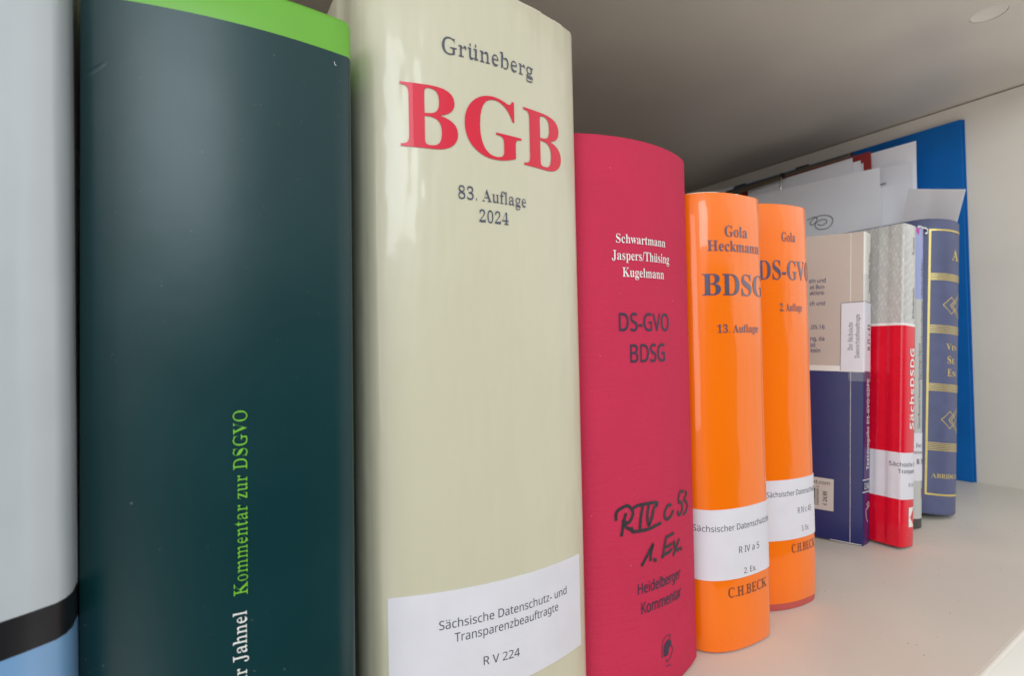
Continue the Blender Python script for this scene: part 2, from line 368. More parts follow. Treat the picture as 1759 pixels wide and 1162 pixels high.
# ---- things made on a book: cover shell, page block, stickers, printed lettering --------------
class Stand:
    """a Book plan standing on the shelf as a thing"""
    def __init__(self, name, plan, label, cat, group=None):
        self.b = plan
        self.org = (plan.pivot[0], plan.pivot[1], 0.0)
        self.root = thing(name, label, cat, self.org, group, plan.lean)
        self.n = 0
    def shell(self, name, bands, mats, t=0.25, bev=0.12, inset=None, smooth=50, e=0.0, zoff=0.0):
        """bands: [(z_from, material index), ...] going up to the top; the cover as one closed mesh"""
        b = self.b; H = b.H
        z0 = bands[0][0]
        rows = [(z0, -bev, bands[0][1]), (z0+bev*0.3, -bev*0.3, bands[0][1]), (z0+bev, 0, bands[0][1])]
        for z, mi in bands[1:]: rows.append((z, 0, mi))
        top = inset if inset else H
        lm = bands[-1][1]
        n_mid = 14
        zz = [r[0] for r in rows]
        for k in range(1, n_mid):
            z = z0+bev + (top-bev-z0-bev)*k/n_mid
            if min(abs(z-q) for q in zz) > 0.3:
                mi = [m_ for zq, m_ in bands if zq <= z][-1]
                rows.append((z, 0, mi))
        rows += [(top-bev, 0, lm), (top-bev*0.3, -bev*0.3, lm), (top, -bev, lm)]
        rows.sort(key=lambda r: r[0])
        bm = bmesh.new()
        cols = []
        n = len(b.pts)
        for i in range(n):
            (x, y), (nx, ny) = b.pts[i], b.nor[i]
            ring = [bm.verts.new((x+nx*(r[1]+e), y+ny*(r[1]+e), r[0])) for r in rows]
            ring += [bm.verts.new((x-nx*(t-e), y-ny*(t-e), top)), bm.verts.new((x-nx*(t-e), y-ny*(t-e), z0))]
            cols.append(ring)
        m = len(cols[0])
        for i in range(n-1):
            for j in range(m):
                k = (j+1) % m
                f = bm.faces.new((cols[i][j], cols[i+1][j], cols[i+1][k], cols[i][k]))
                f.material_index = rows[j][2] if j < len(rows) else (lm if j == len(rows)-1 else 0)
        for ring in (cols[0], cols[-1]): bm.faces.new(ring)
        return bm_obj(name, bm, mats, self.root, self.org, smooth)
    def pages(self, t=0.25, front=1.2, z0=0.35, ztop=0.4, back=0.4, mat_='page'):
        b = self.b
        L0, L1 = b.pts[0], b.pts[1]; R0, R1 = b.pts[-1], b.pts[-2]
        def lerp(p, q, d):
            l = math.hypot(q[0]-p[0], q[1]-p[1]); return (p[0]+(q[0]-p[0])*d/l, p[1]+(q[1]-p[1])*d/l)
        dx, dy = R0[0]-L0[0], R0[1]-L0[1]; l = math.hypot(dx, dy); dx, dy = dx/l*(t+0.03), dy/l*(t+0.03)
        a = lerp(L0, L1, back); d = lerp(R0, R1, back)
        bq = lerp(L1, L0, front*0.4); c = lerp(R1, R0, front*0.4)
        P = [(a[0]+dx, a[1]+dy), (bq[0]+dx, bq[1]+dy), (c[0]-dx, c[1]-dy), (d[0]-dx, d[1]-dy)]
        bm = bmesh.new()
        lo = [bm.verts.new((p[0], p[1], z0)) for p in P]; hi = [bm.verts.new((p[0], p[1], b.H-ztop)) for p in P]
        for i in range(4):
            j = (i+1) % 4; bm.faces.new((lo[i], lo[j], hi[j], hi[i]))
        bm.faces.new(lo[::-1]); bm.faces.new(hi)
        return bm_obj('page_block', bm, MT[mat_], self.root, self.org)
    def pt(self, s, z, e):
        x, y = self.b.at(s, e); return Vector((x, y, z))
    def patch(self, name, s0, s1, zb, zt, mat_, e=0.015, parent=None, smooth=60, du=0.15, lab=None):
        """sticker or printed band following the surface; zb, zt = (left, right) or single values"""
        zb = zb if isinstance(zb, tuple) else (zb, zb); zt = zt if isinstance(zt, tuple) else (zt, zt)
        ks = [s for s in self.b.s if s0+0.03 < s < s1-0.03]
        n = max(2, int((s1-s0)/du))
        ss = sorted(set([s0+(s1-s0)*k/n for k in range(n+1)] + ks))
        bm = bmesh.new(); g = []
        for s in ss:
            u = (s-s0)/(s1-s0)
            a = zb[0]+(zb[1]-zb[0])*u; c = zt[0]+(zt[1]-zt[0])*u
            g.append([bm.verts.new(self.pt(s, a, 0.001)), bm.verts.new(self.pt(s, a, e)),
                      bm.verts.new(self.pt(s, c, e)), bm.verts.new(self.pt(s, c, 0.001))])
        for p, q in zip(g, g[1:]):
            for j in range(3): bm.faces.new((p[j], q[j], q[j+1], p[j+1]))
        bm.faces.new(g[0]); bm.faces.new(g[-1][::-1])
        return bm_obj(name, bm, mat_ if not isinstance(mat_, str) else MT[mat_], parent or self.root, self.org, smooth)
    def flat(self, name, bm, f, mat_, parent=None, du=0.12, e=0.02):
        """bm holds flat (u, v) faces; f maps (u, v) to (s, z); cut finely and laid on the cover"""
        us = [v.co.x for v in bm.verts]
        if not us: bm.free(); return None
        vs = []
        # cut along u so that the sheet can follow the curve
        for v in bm.verts:
            s, z = f(v.co.x, v.co.y); v.co = Vector((s, z, v.co.z))
        s0 = min(v.co.x for v in bm.verts); s1 = max(v.co.x for v in bm.verts)
        cuts = [s0+du*k for k in range(1, int((s1-s0)/du)+1)] if s1 > -0.05 else []
        for c in cuts:
            bmesh.ops.bisect_plane(bm, geom=bm.verts[:]+bm.edges[:]+bm.faces[:], plane_co=(c, 0, 0), plane_no=(1, 0, 0))
        for v in bm.verts:
            v.co = self.pt(v.co.x, v.co.y, e+v.co.z)
        return bm_obj(name, bm, MT[mat_], parent or self.root, self.org, normals=False)
    def text(self, name, body, style, sL, sR, zb, cap, mat_, thin=0.0, parent=None, e=0.02, tilt=0.0):
        bm, w, ch = text_bm(body, style, thin)
        kx = (sR-sL)/w; ky = cap/ch
        return self.flat(name, bm, lambda u, v: (sL+u*kx, zb+v*ky+tilt*u*kx), mat_, parent, e=e)
    def text_up(self, name, body, style, s_base, cap, z0, z1, mat_, thin=0.0, parent=None, e=0.02):
        """lettering that reads upwards; letter tops point to smaller s"""
        bm, w, ch = text_bm(body, style, thin)
        k = (z1-z0)/w; ky = cap/ch
        return self.flat(name, bm, lambda u, v: (s_base-v*ky, z0+u*k), mat_, parent, e=e)
    def strokes(self, name, lines, width, mat_, parent=None, e=0.02, smooth_=True, closed=False):
        bm = bmesh.new()
        for i, L in enumerate(lines): stroke_bm(bm, L, width, 0.0006*i, smooth_)
        return self.flat(name, bm, lambda u, v: (u, v), mat_, parent, e=e)

def ridge_bm(bm, L, width, height):
    """a raised crease that fades out at both ends"""
    P = catmull(L, 5); n = len(P); rows = []
    for i in range(n):
        a = P[max(0, i-1)]; c = P[min(n-1, i+1)]
        dx, dy = c[0]-a[0], c[1]-a[1]; q = math.hypot(dx, dy) or 1
        f = math.sin(math.pi*min(1, (i+0.02)/(n-1)))**0.7; w = width*0.5*(0.3+0.7*f)
        rows.append([bm.verts.new((P[i][0]-dy/q*w, P[i][1]+dx/q*w, 0)), bm.verts.new((P[i][0], P[i][1], height*f)), bm.verts.new((P[i][0]+dy/q*w, P[i][1]-dx/q*w, 0))])
    for p, q in zip(rows, rows[1:]):
        for j in (0, 1): bm.faces.new((p[j+1], q[j+1], q[j], p[j]))

def stroke_bm(bm, L, width, h=0.0, smooth_=True):
    P = catmull(L, 6) if smooth_ and len(L) > 2 else list(L)
    n = len(P); l_, r_ = [], []
    for i in range(n):
        a = P[max(0, i-1)]; c = P[min(n-1, i+1)]
        dx, dy = c[0]-a[0], c[1]-a[1]; q = math.hypot(dx, dy) or 1
        w = width*0.5*(1+0.10*math.sin(i*1.7))
        l_.append(bm.verts.new((P[i][0]-dy/q*w, P[i][1]+dx/q*w, h))); r_.append(bm.verts.new((P[i][0]+dy/q*w, P[i][1]-dx/q*w, h)))
    for i in range(n-1): bm.faces.new((r_[i], r_[i+1], l_[i+1], l_[i]))
    for (p, q0, va, vb) in ((P[0], P[1], l_[0], r_[0]), (P[-1], P[-2], r_[-1], l_[-1])):   # round ends
        a0 = math.atan2(va.co.y-p[1], va.co.x-p[0]); rr = math.hypot(va.co.y-p[1], va.co.x-p[0])
        ring = [va]+[bm.verts.new((p[0]+rr*math.cos(a0+math.pi*k/6), p[1]+rr*math.sin(a0+math.pi*k/6), h)) for k in range(1, 6)]+[vb]
        bm.faces.new(ring)

# ---- lettering: outlines of the built-in font, thinned where a lighter weight is printed ------
_G = {}
def style_char(c, style):
    if style == 'serif':
        if 'A' <= c <= 'Z': return chr(0x1D400+ord(c)-65)
        if 'a' <= c <= 'z': return chr(0x1D41A+ord(c)-97)
        if '0' <= c <= '9': return chr(0x1D7CE+ord(c)-48)
    if style in ('sans', 'sansb'):
        u = 0x1D5D4 if style == 'sansb' else 0x1D5A0
        if 'A' <= c <= 'Z': return chr(u+ord(c)-65)
        if 'a' <= c <= 'z': return chr(u+26+ord(c)-97)
        if '0' <= c <= '9': return chr((0x1D7EC if style == 'sansb' else 0x1D7E2)+ord(c)-48)
    return c

def raw_outline(body):
    cu = bpy.data.curves.new('lettering', 'FONT'); cu.body = body; cu.size = 1.0
    o = bpy.data.objects.new('lettering', cu); COL.objects.link(o)
    bpy.context.view_layer.update()
    dg = bpy.context.evaluated_depsgraph_get()
    c2 = o.to_curve(dg)
    polys = []
    for sp in c2.splines:
        P = []
        if sp.type == 'BEZIER':
            bp = sp.bezier_points; n = len(bp)
            for i in range(n):
                a, b = bp[i], bp[(i+1) % n]
                p0, p1, p2, p3 = a.co, a.handle_right, b.handle_left, b.co
                straight = (p1-p0).cross(p3-p0).length < 1e-5 and (p2-p0).cross(p3-p0).length < 1e-5
                m = 1 if straight else 6
                for k in range(m):
                    t = k/m; q = p0*(1-t)**3+p1*3*t*(1-t)**2+p2*3*t*t*(1-t)+p3*t**3
                    P.append((q.x, q.y))
        else:
            P = [(p.co.x, p.co.y) for p in sp.points]
        Q = []
        for p in P:
            if not Q or math.hypot(p[0]-Q[-1][0], p[1]-Q[-1][1]) > 1e-4: Q.append(p)
        if len(Q) > 2: polys.append(Q)
    o.to_curve_clear()
    bpy.data.objects.remove(o); bpy.data.curves.remove(cu)
    return polys

def glyph(c, style):
    key = (c, style)
    if key in _G: return _G[key]
    if c == ' ':
        _G[key] = ([], 0.27); return _G[key]
    uml = {'ä': 'a', 'ö': 'o', 'ü': 'u', 'Ä': 'A', 'Ü': 'U'}
    if style != 'plain' and c in uml:
        P, adv = glyph(uml[c], style)
        xs = [p[0] for q in P for p in q]; ys = [p[1] for q in P for p in q]
        mx = (min(xs)+max(xs))/2; top = max(ys)+0.13; r = 0.062 if style in ('serif', 'sansb') else 0.052
        P = list(P)
        for dx in (-0.125, 0.125):
            P.append([(mx+dx+r*math.cos(a*math.pi/7), top+r*math.sin(a*math.pi/7)) for a in range(14)])
        _G[key] = (P, adv); return _G[key]
    ch = style_char(c, style)
    P = raw_outline(ch)
    a = raw_outline('|'); b = raw_outline(ch+'|')
    ax = min(p[0] for q in a for p in q)
    bx = max((min(p[0] for p in q) for q in b))
    _G[key] = (P, bx-ax)
    return _G[key]

def inside(pt, poly):
    x, y = pt; r = False; n = len(poly)
    for i in range(n):
        (x1, y1), (x2, y2) = poly[i], poly[(i+1) % n]
        if (y1 > y) != (y2 > y) and x < (x2-x1)*(y-y1)/(y2-y1)+x1: r = not r
    return r

def thin_polys(P, t):
    out = []
    for i, q in enumerate(P):
        depth = sum(inside(q[0], o) for j, o in enumerate(P) if j != i)
        ar = sum(q[k][0]*q[(k+1) % len(q)][1]-q[(k+1) % len(q)][0]*q[k][1] for k in range(len(q)))
        sgn = (1 if ar > 0 else -1)*(1 if depth % 2 == 0 else -1)
        n = len(q); Q = []
        for k in range(n):
            a, b, c = q[k-1], q[k], q[(k+1) % n]
            def nn(p, r):
                dx, dy = r[0]-p[0], r[1]-p[1]; l = math.hypot(dx, dy) or 1; return dy/l
            nx = (nn(a, b)+nn(b, c))/2*sgn        # horizontal part of the outward normal
            def ny_(p, r):
                dx, dy = r[0]-p[0], r[1]-p[1]; l = math.hypot(dx, dy) or 1; return -dx/l
            ny = (ny_(a, b)+ny_(b, c))/2*sgn
            Q.append((b[0]-t*nx, b[1]+(0.32*t*ny if t > 0 else -t*ny)))
        out.append(Q)
    return out

def text_bm(body, style, thin=0.0):
    x = 0.0; polys = []
    for c in body:
        P, adv = glyph(c, style)
        if thin: P = thin_polys(P, thin)
        polys += [[(p[0]+x, p[1]) for p in q] for q in P]
        x += adv
    x0 = min(p[0] for q in polys for p in q); x1 = max(p[0] for q in polys for p in q)
    cu = bpy.data.curves.new('lettering', 'CURVE'); cu.dimensions = '2D'; cu.fill_mode = 'BOTH'
    for q in polys:
        sp = cu.splines.new('POLY'); sp.points.add(len(q)-1); sp.use_cyclic_u = True
        for i, p in enumerate(q): sp.points[i].co = (p[0]-x0, p[1], 0, 1)
    o = bpy.data.objects.new('lettering', cu); COL.objects.link(o)
    dg = bpy.context.evaluated_depsgraph_get()
    me = bpy.data.meshes.new_from_object(o.evaluated_get(dg))
    bm = bmesh.new(); bm.from_mesh(me)
    bpy.data.objects.remove(o); bpy.data.curves.remove(cu); bpy.data.meshes.remove(me)
    H, _ = glyph('H', style)
    ch = max(p[1] for q in H for p in q)
    return bm, x1-x0, ch

# ================= the bookshelf compartment =================
shelf = thing('bookshelf', 'warm grey laminate bookshelf compartment the books stand in, with a round screw cap overhead', 'bookshelf', (0, 20, 0))
SO = (0, 20, 0)
XL, XR, YF, YB, ZC = -24.0, 58.45, 6.98, 46.0, 33.72
def spart(name, bm, m, smooth=None, parent=None): return bm_obj(name, bm, MT[m], parent or shelf, SO, smooth)
spart('shelf_board', box_bm(XL+0.05, XR-0.05, YF+0.18, YB-0.05, -2.2, 0.0, 0.03), 'melamine')
# rounded plastic strip along the shelf board's front edge
bm = bmesh.new()
prof = [(YF+0.178, 0.0)] + [(YF+0.14-0.14*math.sin(a*math.pi/12), -0.14+0.14*math.cos(a*math.pi/12)) for a in range(0, 7)] + [(YF, -2.06), (YF+0.14, -2.2), (YF+0.178, -2.2)]
rings = [[bm.verts.new((x, y, z-0.004)) for y, z in prof] for x in (XL+0.05, XR-0.05)]
for i in range(len(prof)):
    j = (i+1) % len(prof); bm.faces.new((rings[0][i], rings[1][i], rings[1][j], rings[0][j]))
bm.faces.new(rings[0]); bm.faces.new(rings[1][::-1])
spart('edge_strip', bm, 'edge_band', 40)
spart('side_panel', box_bm(XR, XR+2.2, YF, YB, -4.0, ZC-0.10, 0.05), 'melamine')
spart('side_panel', box_bm(XL-2.2, XL, YF, YB, -4.0, ZC-0.10, 0.05), 'melamine')
spart('back_panel', box_bm(XL-2.2, XR+2.2, YB+0.02, YB+0.8, -4.0, ZC+2.2), 'melamine')
# upper board with a round recess drilled into its underside
bm = bmesh.new()
cx, cy, cr = 43.77, 10.73, 0.93
circ = [bm.verts.new((cx+cr*math.cos(a*math.pi/24), cy+cr*math.sin(a*math.pi/24), ZC)) for a in range(48)]
up = [bm.verts.new((v.co.x, v.co.y, ZC+0.35)) for v in circ]
q0 = [(XL-2.2, YF), (XR+2.2, YF), (XR+2.2, YB), (XL-2.2, YB)]
rect = [bm.verts.new((x, y, ZC)) for x, y in q0]
ed = [bm.edges.new((rect[i], rect[(i+1) % 4])) for i in range(4)]
ed += [bm.edges.new((circ[i], circ[(i+1) % 48])) for i in range(48)]
bmesh.ops.triangle_fill(bm, edges=ed, use_beauty=True)
for i in range(48):
    j = (i+1) % 48; bm.faces.new((circ[i], circ[j], up[j], up[i]))
bm.faces.new(up)
top = [bm.verts.new((x, y, ZC+2.2)) for x, y in q0]
for i in range(4):
    j = (i+1) % 4; bm.faces.new((rect[i], rect[j], top[j], top[i]))
bm.faces.new(top)
ub = spart('upper_board', bm, 'melamine', 30)
bm = bmesh.new()                                   # the ivory cap sits a little inside the hole, slightly dished
rg = []
for r, dz in ((0.915, 0.03), (0.90, 0.0), (0.82, 0.05), (0.6, 0.14), (0.3, 0.19)):
    rg.append([bm.verts.new((cx+r*math.cos(a*math.pi/20), cy+r*math.sin(a*math.pi/20), ZC+0.02+dz*0.45)) for a in range(40)])
for p, q in zip(rg, rg[1:]):
    for i in range(40): bm.faces.new((p[i], p[(i+1) % 40], q[(i+1) % 40], q[i]))
bm.faces.new(rg[-1])
for v in bm.verts: v.co.z -= 0.0
spart('screw_cap', bm, 'cap', 60, ub)

# a little dust and a few crumbs lying on the board
bm = bmesh.new(); rd = random.Random(11)
for k in range(70):
    x_, y_ = rd.uniform(17, 57), rd.uniform(7.6, 14.5); r_ = rd.uniform(0.008, 0.028)
    vs = [bm.verts.new((x_+r_*rd.uniform(0.6, 1.4)*math.cos(a), y_+r_*rd.uniform(0.6, 1.4)*math.sin(a), 0.002)) for a in (0, 1.3, 2.5, 3.8, 5.0)]
    tp_ = bm.verts.new((x_, y_, 0.002+r_*0.5))
    for i in range(5): bm.faces.new((vs[i], vs[(i+1) % 5], tp_))
dust = spart('dust_crumbs', bm, 'darkgrey'); dust['kind'] = 'stuff'

# ================= books, from the left =================
# --- pale grey book at the very edge of the picture
g = Stand('hardcover_book', GREY, 'pale grey book with a black stripe over a light blue base, leftmost at the edge', 'book')
g.shell('cover', [(0.0, 2), (7.75, 1), (8.42, 0)], [MT['greycov'], MT['black'], MT['lightblue']], t=0.3, bev=0.08)
g.pages(0.3)

# --- dark green commentary with lime head
g = Stand('hardcover_book', GREEN, 'dark green matt book with a lime green band at its head and green vertical lettering', 'book')
g.shell('cover', [(0.0, 0), (20.385, 1)], [MT['green'], MT['lime']], t=0.3, bev=0.16, smooth=60)
g.pages(0.3)
g.text_up('title_lettering', 'Kommentar zur DSGVO', 'serif', 3.618, 0.265, 7.566, 11.642, 'limeink', thin=0.040)
g.text_up('author_lettering', 'ar Jahnel', 'serif', 3.598, 0.265, 5.62, 7.2, 'whiteink', thin=0.030)
g.strokes('paint_fleck', [[(5.59, 20.14), (5.60, 20.07), (5.63, 20.06)]], 0.012, 'lint')

bm = bmesh.new(); ridge_bm(bm, [(0.42, 18.62), (0.60, 18.68), (0.80, 18.80), (1.06, 19.03)], 0.13, 0.006)
cr_ = g.flat('crease', bm, lambda u, v: (u, v), 'green', e=0.0005)
for p_ in cr_.data.polygons: p_.use_smooth = True

# --- thick cream civil code commentary
g = Stand('hardcover_book', BGB, 'thick cream book with large red lettering on its spine and a wide white label', 'book')
g.shell('dust_jacket', [(0.0, 0)], [MT['cream']], t=0.06, bev=0.06, smooth=60)
g.shell('cover_board', [(0.05, 0)], [MT['cream']], t=0.36, bev=0.08, inset=23.6, e=-0.08)
g.pages(0.4)
g.text('author_lettering', 'Grüneberg', 'serif', 3.81, 6.89, 21.375, 0.475, 'blueink', thin=0.033)
g.text('title_lettering', 'BGB', 'serif', 2.60, 8.10, 18.575, 1.80, 'redink')
g.text('edition_lettering', '83. Auflage', 'serif', 4.21, 6.50, 17.24, 0.36, 'blueink', thin=0.033)
g.text('edition_lettering', '2024', 'serif', 4.845, 5.826, 16.62, 0.345, 'blueink', thin=0.033)
g.strokes('rubbed_edge', [[(5.2, 23.66), (5.8, 23.665), (6.5, 23.655), (7.3, 23.665)], [(7.9, 23.66), (8.3, 23.655)], [(8.72, 23.62), (8.8, 23.6)]], 0.035, 'rub', e=0.003)
lb = g.patch('library_label', 2.045, 8.58, (2.98, 2.98), (6.21, 5.97), 'labelpaper', e=0.028)
tl = -0.045
g.text('label_lettering', 'Sächsische Datenschutz- und', 'sans', 3.41, 7.87, 5.12, 0.245, 'labelink', parent=lb, e=0.034, tilt=tl)
g.text('label_lettering', 'Transparenzbeauftragte', 'sans', 3.84, 7.46, 4.70, 0.245, 'labelink', parent=lb, e=0.034, tilt=tl)
g.text('label_lettering', 'R V 224', 'sans', 4.69, 5.89, 3.82, 0.24, 'labelink', parent=lb, e=0.034, tilt=-0.10)

# --- crimson cloth commentary
g = Stand('hardcover_book', CRIMSON, 'crimson cloth bound book with handwritten black shelf mark, between cream and orange books', 'book')
g.shell('cover', [(0.0, 0)], [MT['crimson']], t=0.3, bev=0.22, smooth=60)
g.pages(0.3)
g.text('author_lettering', 'Schwartmann', 'serif', 2.76, 5.20, 16.605, 0.315, 'whiteink', thin=0.012)
g.text('author_lettering', 'Jaspers/Thüsing', 'serif', 2.58, 5.43, 15.99, 0.335, 'whiteink', thin=0.012)
g.text('author_lettering', 'Kugelmann', 'serif', 3.00, 5.06, 15.38, 0.335, 'whiteink', thin=0.012)
g.text('title_lettering', 'DS-GVO', 'sans', 2.80, 5.305, 13.415, 0.645, 'navyfoil', thin=-0.012)
g.text('title_lettering', 'BDSG', 'sans', 3.245, 5.007, 12.27, 0.65, 'navyfoil', thin=-0.012)
g.text('series_lettering', 'Heidelberger', 'sans', 3.335, 5.70, 3.90, 0.375, 'navyfoil', thin=-0.012)
g.text('series_lettering', 'Kommentar', 'sans', 3.468, 5.70, 3.17, 0.40, 'navyfoil', thin=-0.012)
HAND = [[(2.494, 6.713), (2.492, 6.883), (2.566, 7.015), (2.731, 7.095), (2.964, 7.151), (3.131, 7.013), (3.194, 6.846), (3.12, 6.656), (2.98, 6.534), (2.766, 6.621)], [(2.887, 6.847), (2.798, 6.588), (2.704, 6.145)], [(2.796, 6.531), (2.941, 6.354), (3.143, 6.266)], [(3.234, 7.036), (3.414, 7.087), (3.784, 7.096), (4.179, 7.078), (4.369, 7.029)], [(3.631, 7.024), (3.547, 6.676), (3.491, 6.28)], [(3.917, 6.991), (3.848, 6.683), (3.876, 6.357), (3.934, 6.317), (4.081, 6.582), (4.193, 6.885), (4.345, 6.945)], [(3.127, 6.311), (3.158, 6.197), (3.458, 6.171), (3.909, 6.161), (4.233, 6.215), (4.491, 6.25)], [(5.133, 6.788), (5.005, 6.83), (4.807, 6.676), (4.75, 6.448), (4.887, 6.314), (5.116, 6.383), (5.28, 6.543)], [(6.072, 7.121), (5.802, 7.134), (5.695, 6.802), (5.912, 6.721), (5.967, 6.475), (5.821, 6.309), (5.67, 6.299), (5.616, 6.42)], [(6.30, 7.046), (6.363, 6.953), (6.152, 6.781), (6.357, 6.621), (6.448, 6.451), (6.273, 6.284), (6.071, 6.225)], [(3.547, 4.927), (3.8, 5.237), (4.086, 5.57), (3.978, 5.286), (3.942, 5.031)], [(4.127, 5.005), (4.196, 4.95)], [(4.814, 5.671), (4.708, 5.383), (4.576, 4.985)], [(4.814, 5.671), (5.033, 5.679), (5.243, 5.702)], [(4.705, 5.309), (4.918, 5.302), (5.096, 5.331)], [(4.625, 5.047), (4.908, 5.064), (5.113, 5.13)], [(5.282, 5.373), (5.327, 5.194), (5.515, 4.99), (5.618, 5.015)], [(5.635, 5.355), (5.434, 5.135), (5.25, 4.911)], [(5.773, 4.993), (5.795, 4.956)]]
g.strokes('handwritten_mark', HAND, 0.118, 'marker')
em = g.strokes('helmet_emblem', [[(4.428, 1.294), (4.415, 1.555), (4.47, 1.853), (4.613, 2.002), (4.807, 2.025), (4.926, 1.976)], [(4.947, 1.579), (5.026, 1.442), (4.986, 1.319), (4.894, 1.17), (4.794, 1.101), (4.683, 1.051), (4.628, 1.193)], [(4.90, 1.985), (4.872, 1.85)], [(4.61, 0.93), (4.88, 0.895)]], 0.028, 'navyfoil')
bm = bmesh.new()
bm.faces.new([bm.verts.new((s, z, 0)) for s, z in [(4.528, 1.305), (4.503, 1.525), (4.532, 1.712), (4.654, 1.836), (4.824, 1.867), (4.931, 1.783), (4.949, 1.639), (4.923, 1.587), (4.812, 1.551), (4.782, 1.425), (4.754, 1.313), (4.633, 1.298)]])
g.flat('helmet_head', bm, lambda u, v: (u, v), 'navyfoil', em, e=0.024)
bm = bmesh.new()
rl = random.Random(3)
for k in range(22):
    s_ = rl.uniform(0.6, 6.6); z_ = rl.choice([rl.uniform(0.3, 8), rl.uniform(8, 20.3)]); r_ = rl.uniform(0.004, 0.010)
    a0 = rl.uniform(0, 3)
    bm.faces.new([bm.verts.new((s_+r_*math.cos(a0+a)*(1+rl.random()), z_+r_*math.sin(a0+a), 0)) for a in (0, 1.2, 2.5, 3.8, 5.1)])
lf = g.flat('lint_flecks', bm, lambda u, v: (u, v), 'lint'); lf['kind'] = 'stuff'

# --- two orange commentaries
def orange(plan, label): return Stand('hardcover_book', plan, label, 'book', 'glossy orange commentaries')
g = orange(ORANGE1, 'glossy orange book standing right of the crimson cloth book, nearer of the two orange ones')
g.shell('dust_jacket', [(0.06, 0)], [MT['orange']], t=0.05, bev=0.04, smooth=60)
g.shell('cover_board', [(0.0, 0)], [MT['pinkboard']], t=0.3, bev=0.06, inset=19.15, e=-0.07)
g.pages(0.36)
g.text('author_lettering', 'Gola', 'serif', 2.77, 4.08, 17.385, 0.455, 'orangeink', thin=0.010)
g.text('author_lettering', 'Heckmann', 'serif', 1.957, 4.925, 16.76, 0.44, 'orangeink', thin=0.010)
g.text('title_lettering', 'BDSG', 'serif', 1.70, 5.33, 14.895, 0.90, 'orangeink')
g.text('edition_lettering', '13. Auflage', 'serif', 2.29, 4.69, 13.32, 0.33, 'orangeink', thin=0.014)
g.strokes('rubbed_edge', [[(1.2, 19.225), (1.6, 19.22), (2.1, 19.23), (2.5, 19.222)], [(3.4, 19.225), (3.6, 19.22)]], 0.022, 'rub', e=0.0, smooth_=True)
lb = g.patch('library_label', 0.45, 6.4, 3.03, 5.95, 'labelpaper', e=0.028)
g.text('label_lettering', 'Sächsischer Datenschutzbeauftragter', 'sans', 1.084, 6.79, 5.055, 0.25, 'labelink', parent=lb, e=0.034)
g.text('label_lettering', 'R IV a 5', 'sans', 3.05, 4.29, 4.06, 0.27, 'labelink', parent=lb, e=0.034)
g.text('label_lettering', '2. Ex.', 'sans', 3.29, 4.04, 3.175, 0.235, 'labelink', parent=lb, e=0.034)
g.text('publisher_lettering', 'C.H.BECK', 'serif', 2.48, 4.79, 2.29, 0.39, 'brownink', thin=0.028)

g = orange(ORANGE2, 'glossy orange book with a rose board edge showing below its jacket, farther of two')
g.shell('dust_jacket', [(0.36, 0)], [MT['orange']], t=0.05, bev=0.03, smooth=60)
g.shell('cover_board', [(0.0, 0)], [MT['pinkboard']], t=0.3, bev=0.06, inset=19.45, e=-0.07)
g.pages(0.36)
g.text('author_lettering', 'Gola', 'serif', 3.185, 4.10, 17.74, 0.445, 'orangeink', thin=0.012)
g.text('title_lettering', 'DS-GVO', 'serif', 1.87, 5.50, 15.88, 0.92, 'orangeink')
g.text('edition_lettering', '2. Auflage', 'serif', 2.98, 4.50, 14.355, 0.36, 'orangeink', thin=0.014)
lb = g.patch('library_label', 0.9, 6.3, 3.37, 6.24, 'labelpaper', e=0.028)
g.text('label_lettering', 'Sächsischer Datenschutzbeauftragter', 'sans', 1.99, 6.9, 5.46, 0.25, 'labelink', parent=lb, e=0.034)
g.text('label_lettering', 'R IV c 45', 'sans', 3.70, 4.73, 4.56, 0.28, 'labelink', parent=lb, e=0.034)
g.text('label_lettering', '3. Ex.', 'sans', 3.93, 4.50, 3.68, 0.255, 'labelink', parent=lb, e=0.034)
g.text('publisher_lettering', 'C.H.BECK', 'serif', 3.275, 5.08, 2.72, 0.39, 'brownink', thin=0.028)

# --- beige and navy paperback turned so that its back cover shows
g = Stand('paperback_book', PAPER, 'paperback with beige upper and navy lower back cover turned towards the viewer, price sticker', 'book')
g.shell('cover', [(0.0, 1), (10.79, 2), (11.15, 0)], [MT['beige'], MT['navy'], MT['spinewhite']], t=0.035, bev=0.015, smooth=40)
g.pages(0.05, front=0.3, z0=0.04, ztop=0.04)
g.patch('spine_print', 0.03, 1.145, 11.16, 19.84, 'spinewhite', e=0.006, du=0.3)
g.patch('spine_print', 0.20, 1.145, 4.06, 10.9, 'purple', e=0.006, du=0.3)
g.patch('spine_print', 0.30, 1.145, 0.01, 3.25, 'purple', e=0.006, du=0.3)
BT = [('eln und', -2.98, -2.027, 16.66), ('as Bun-', -2.92, -2.046, 16.24), ('aktions-', -2.93, -2.055, 15.84), ('ch und', -2.92, -2.051, 15.13), ('.05.16', -2.87, -2.052, 13.55), ('ng, da', -2.86, -2.06, 12.775), ('ist', -2.85, -2.551, 12.355), ('keln', -2.82, -2.282, 11.98)]
for tx, a, b_, z_ in BT: g.text('blurb_lettering', tx, 'sans', a, b_, z_, 0.27 if tx[0] != '.' else 0.26, 'navy', thin=-0.016, e=0.006)
g.strokes('fold_crease', [[(-0.646, 19.8), (-0.64, 15.3)]], 0.03, 'spinewhite', e=0.004, smooth_=False)
g.strokes('fold_crease', [[(-0.60, 10.75), (-0.595, 7), (-0.57, 3), (-0.561, 0.05)]], 0.03, 'crease', e=0.004, smooth_=False)
g.strokes('worn_edge', [[(-1.6, 0.03), (-0.9, 0.025), (-0.15, 0.03), (0.03, 0.05)]], 0.035, 'lint', e=0.006, smooth_=False)
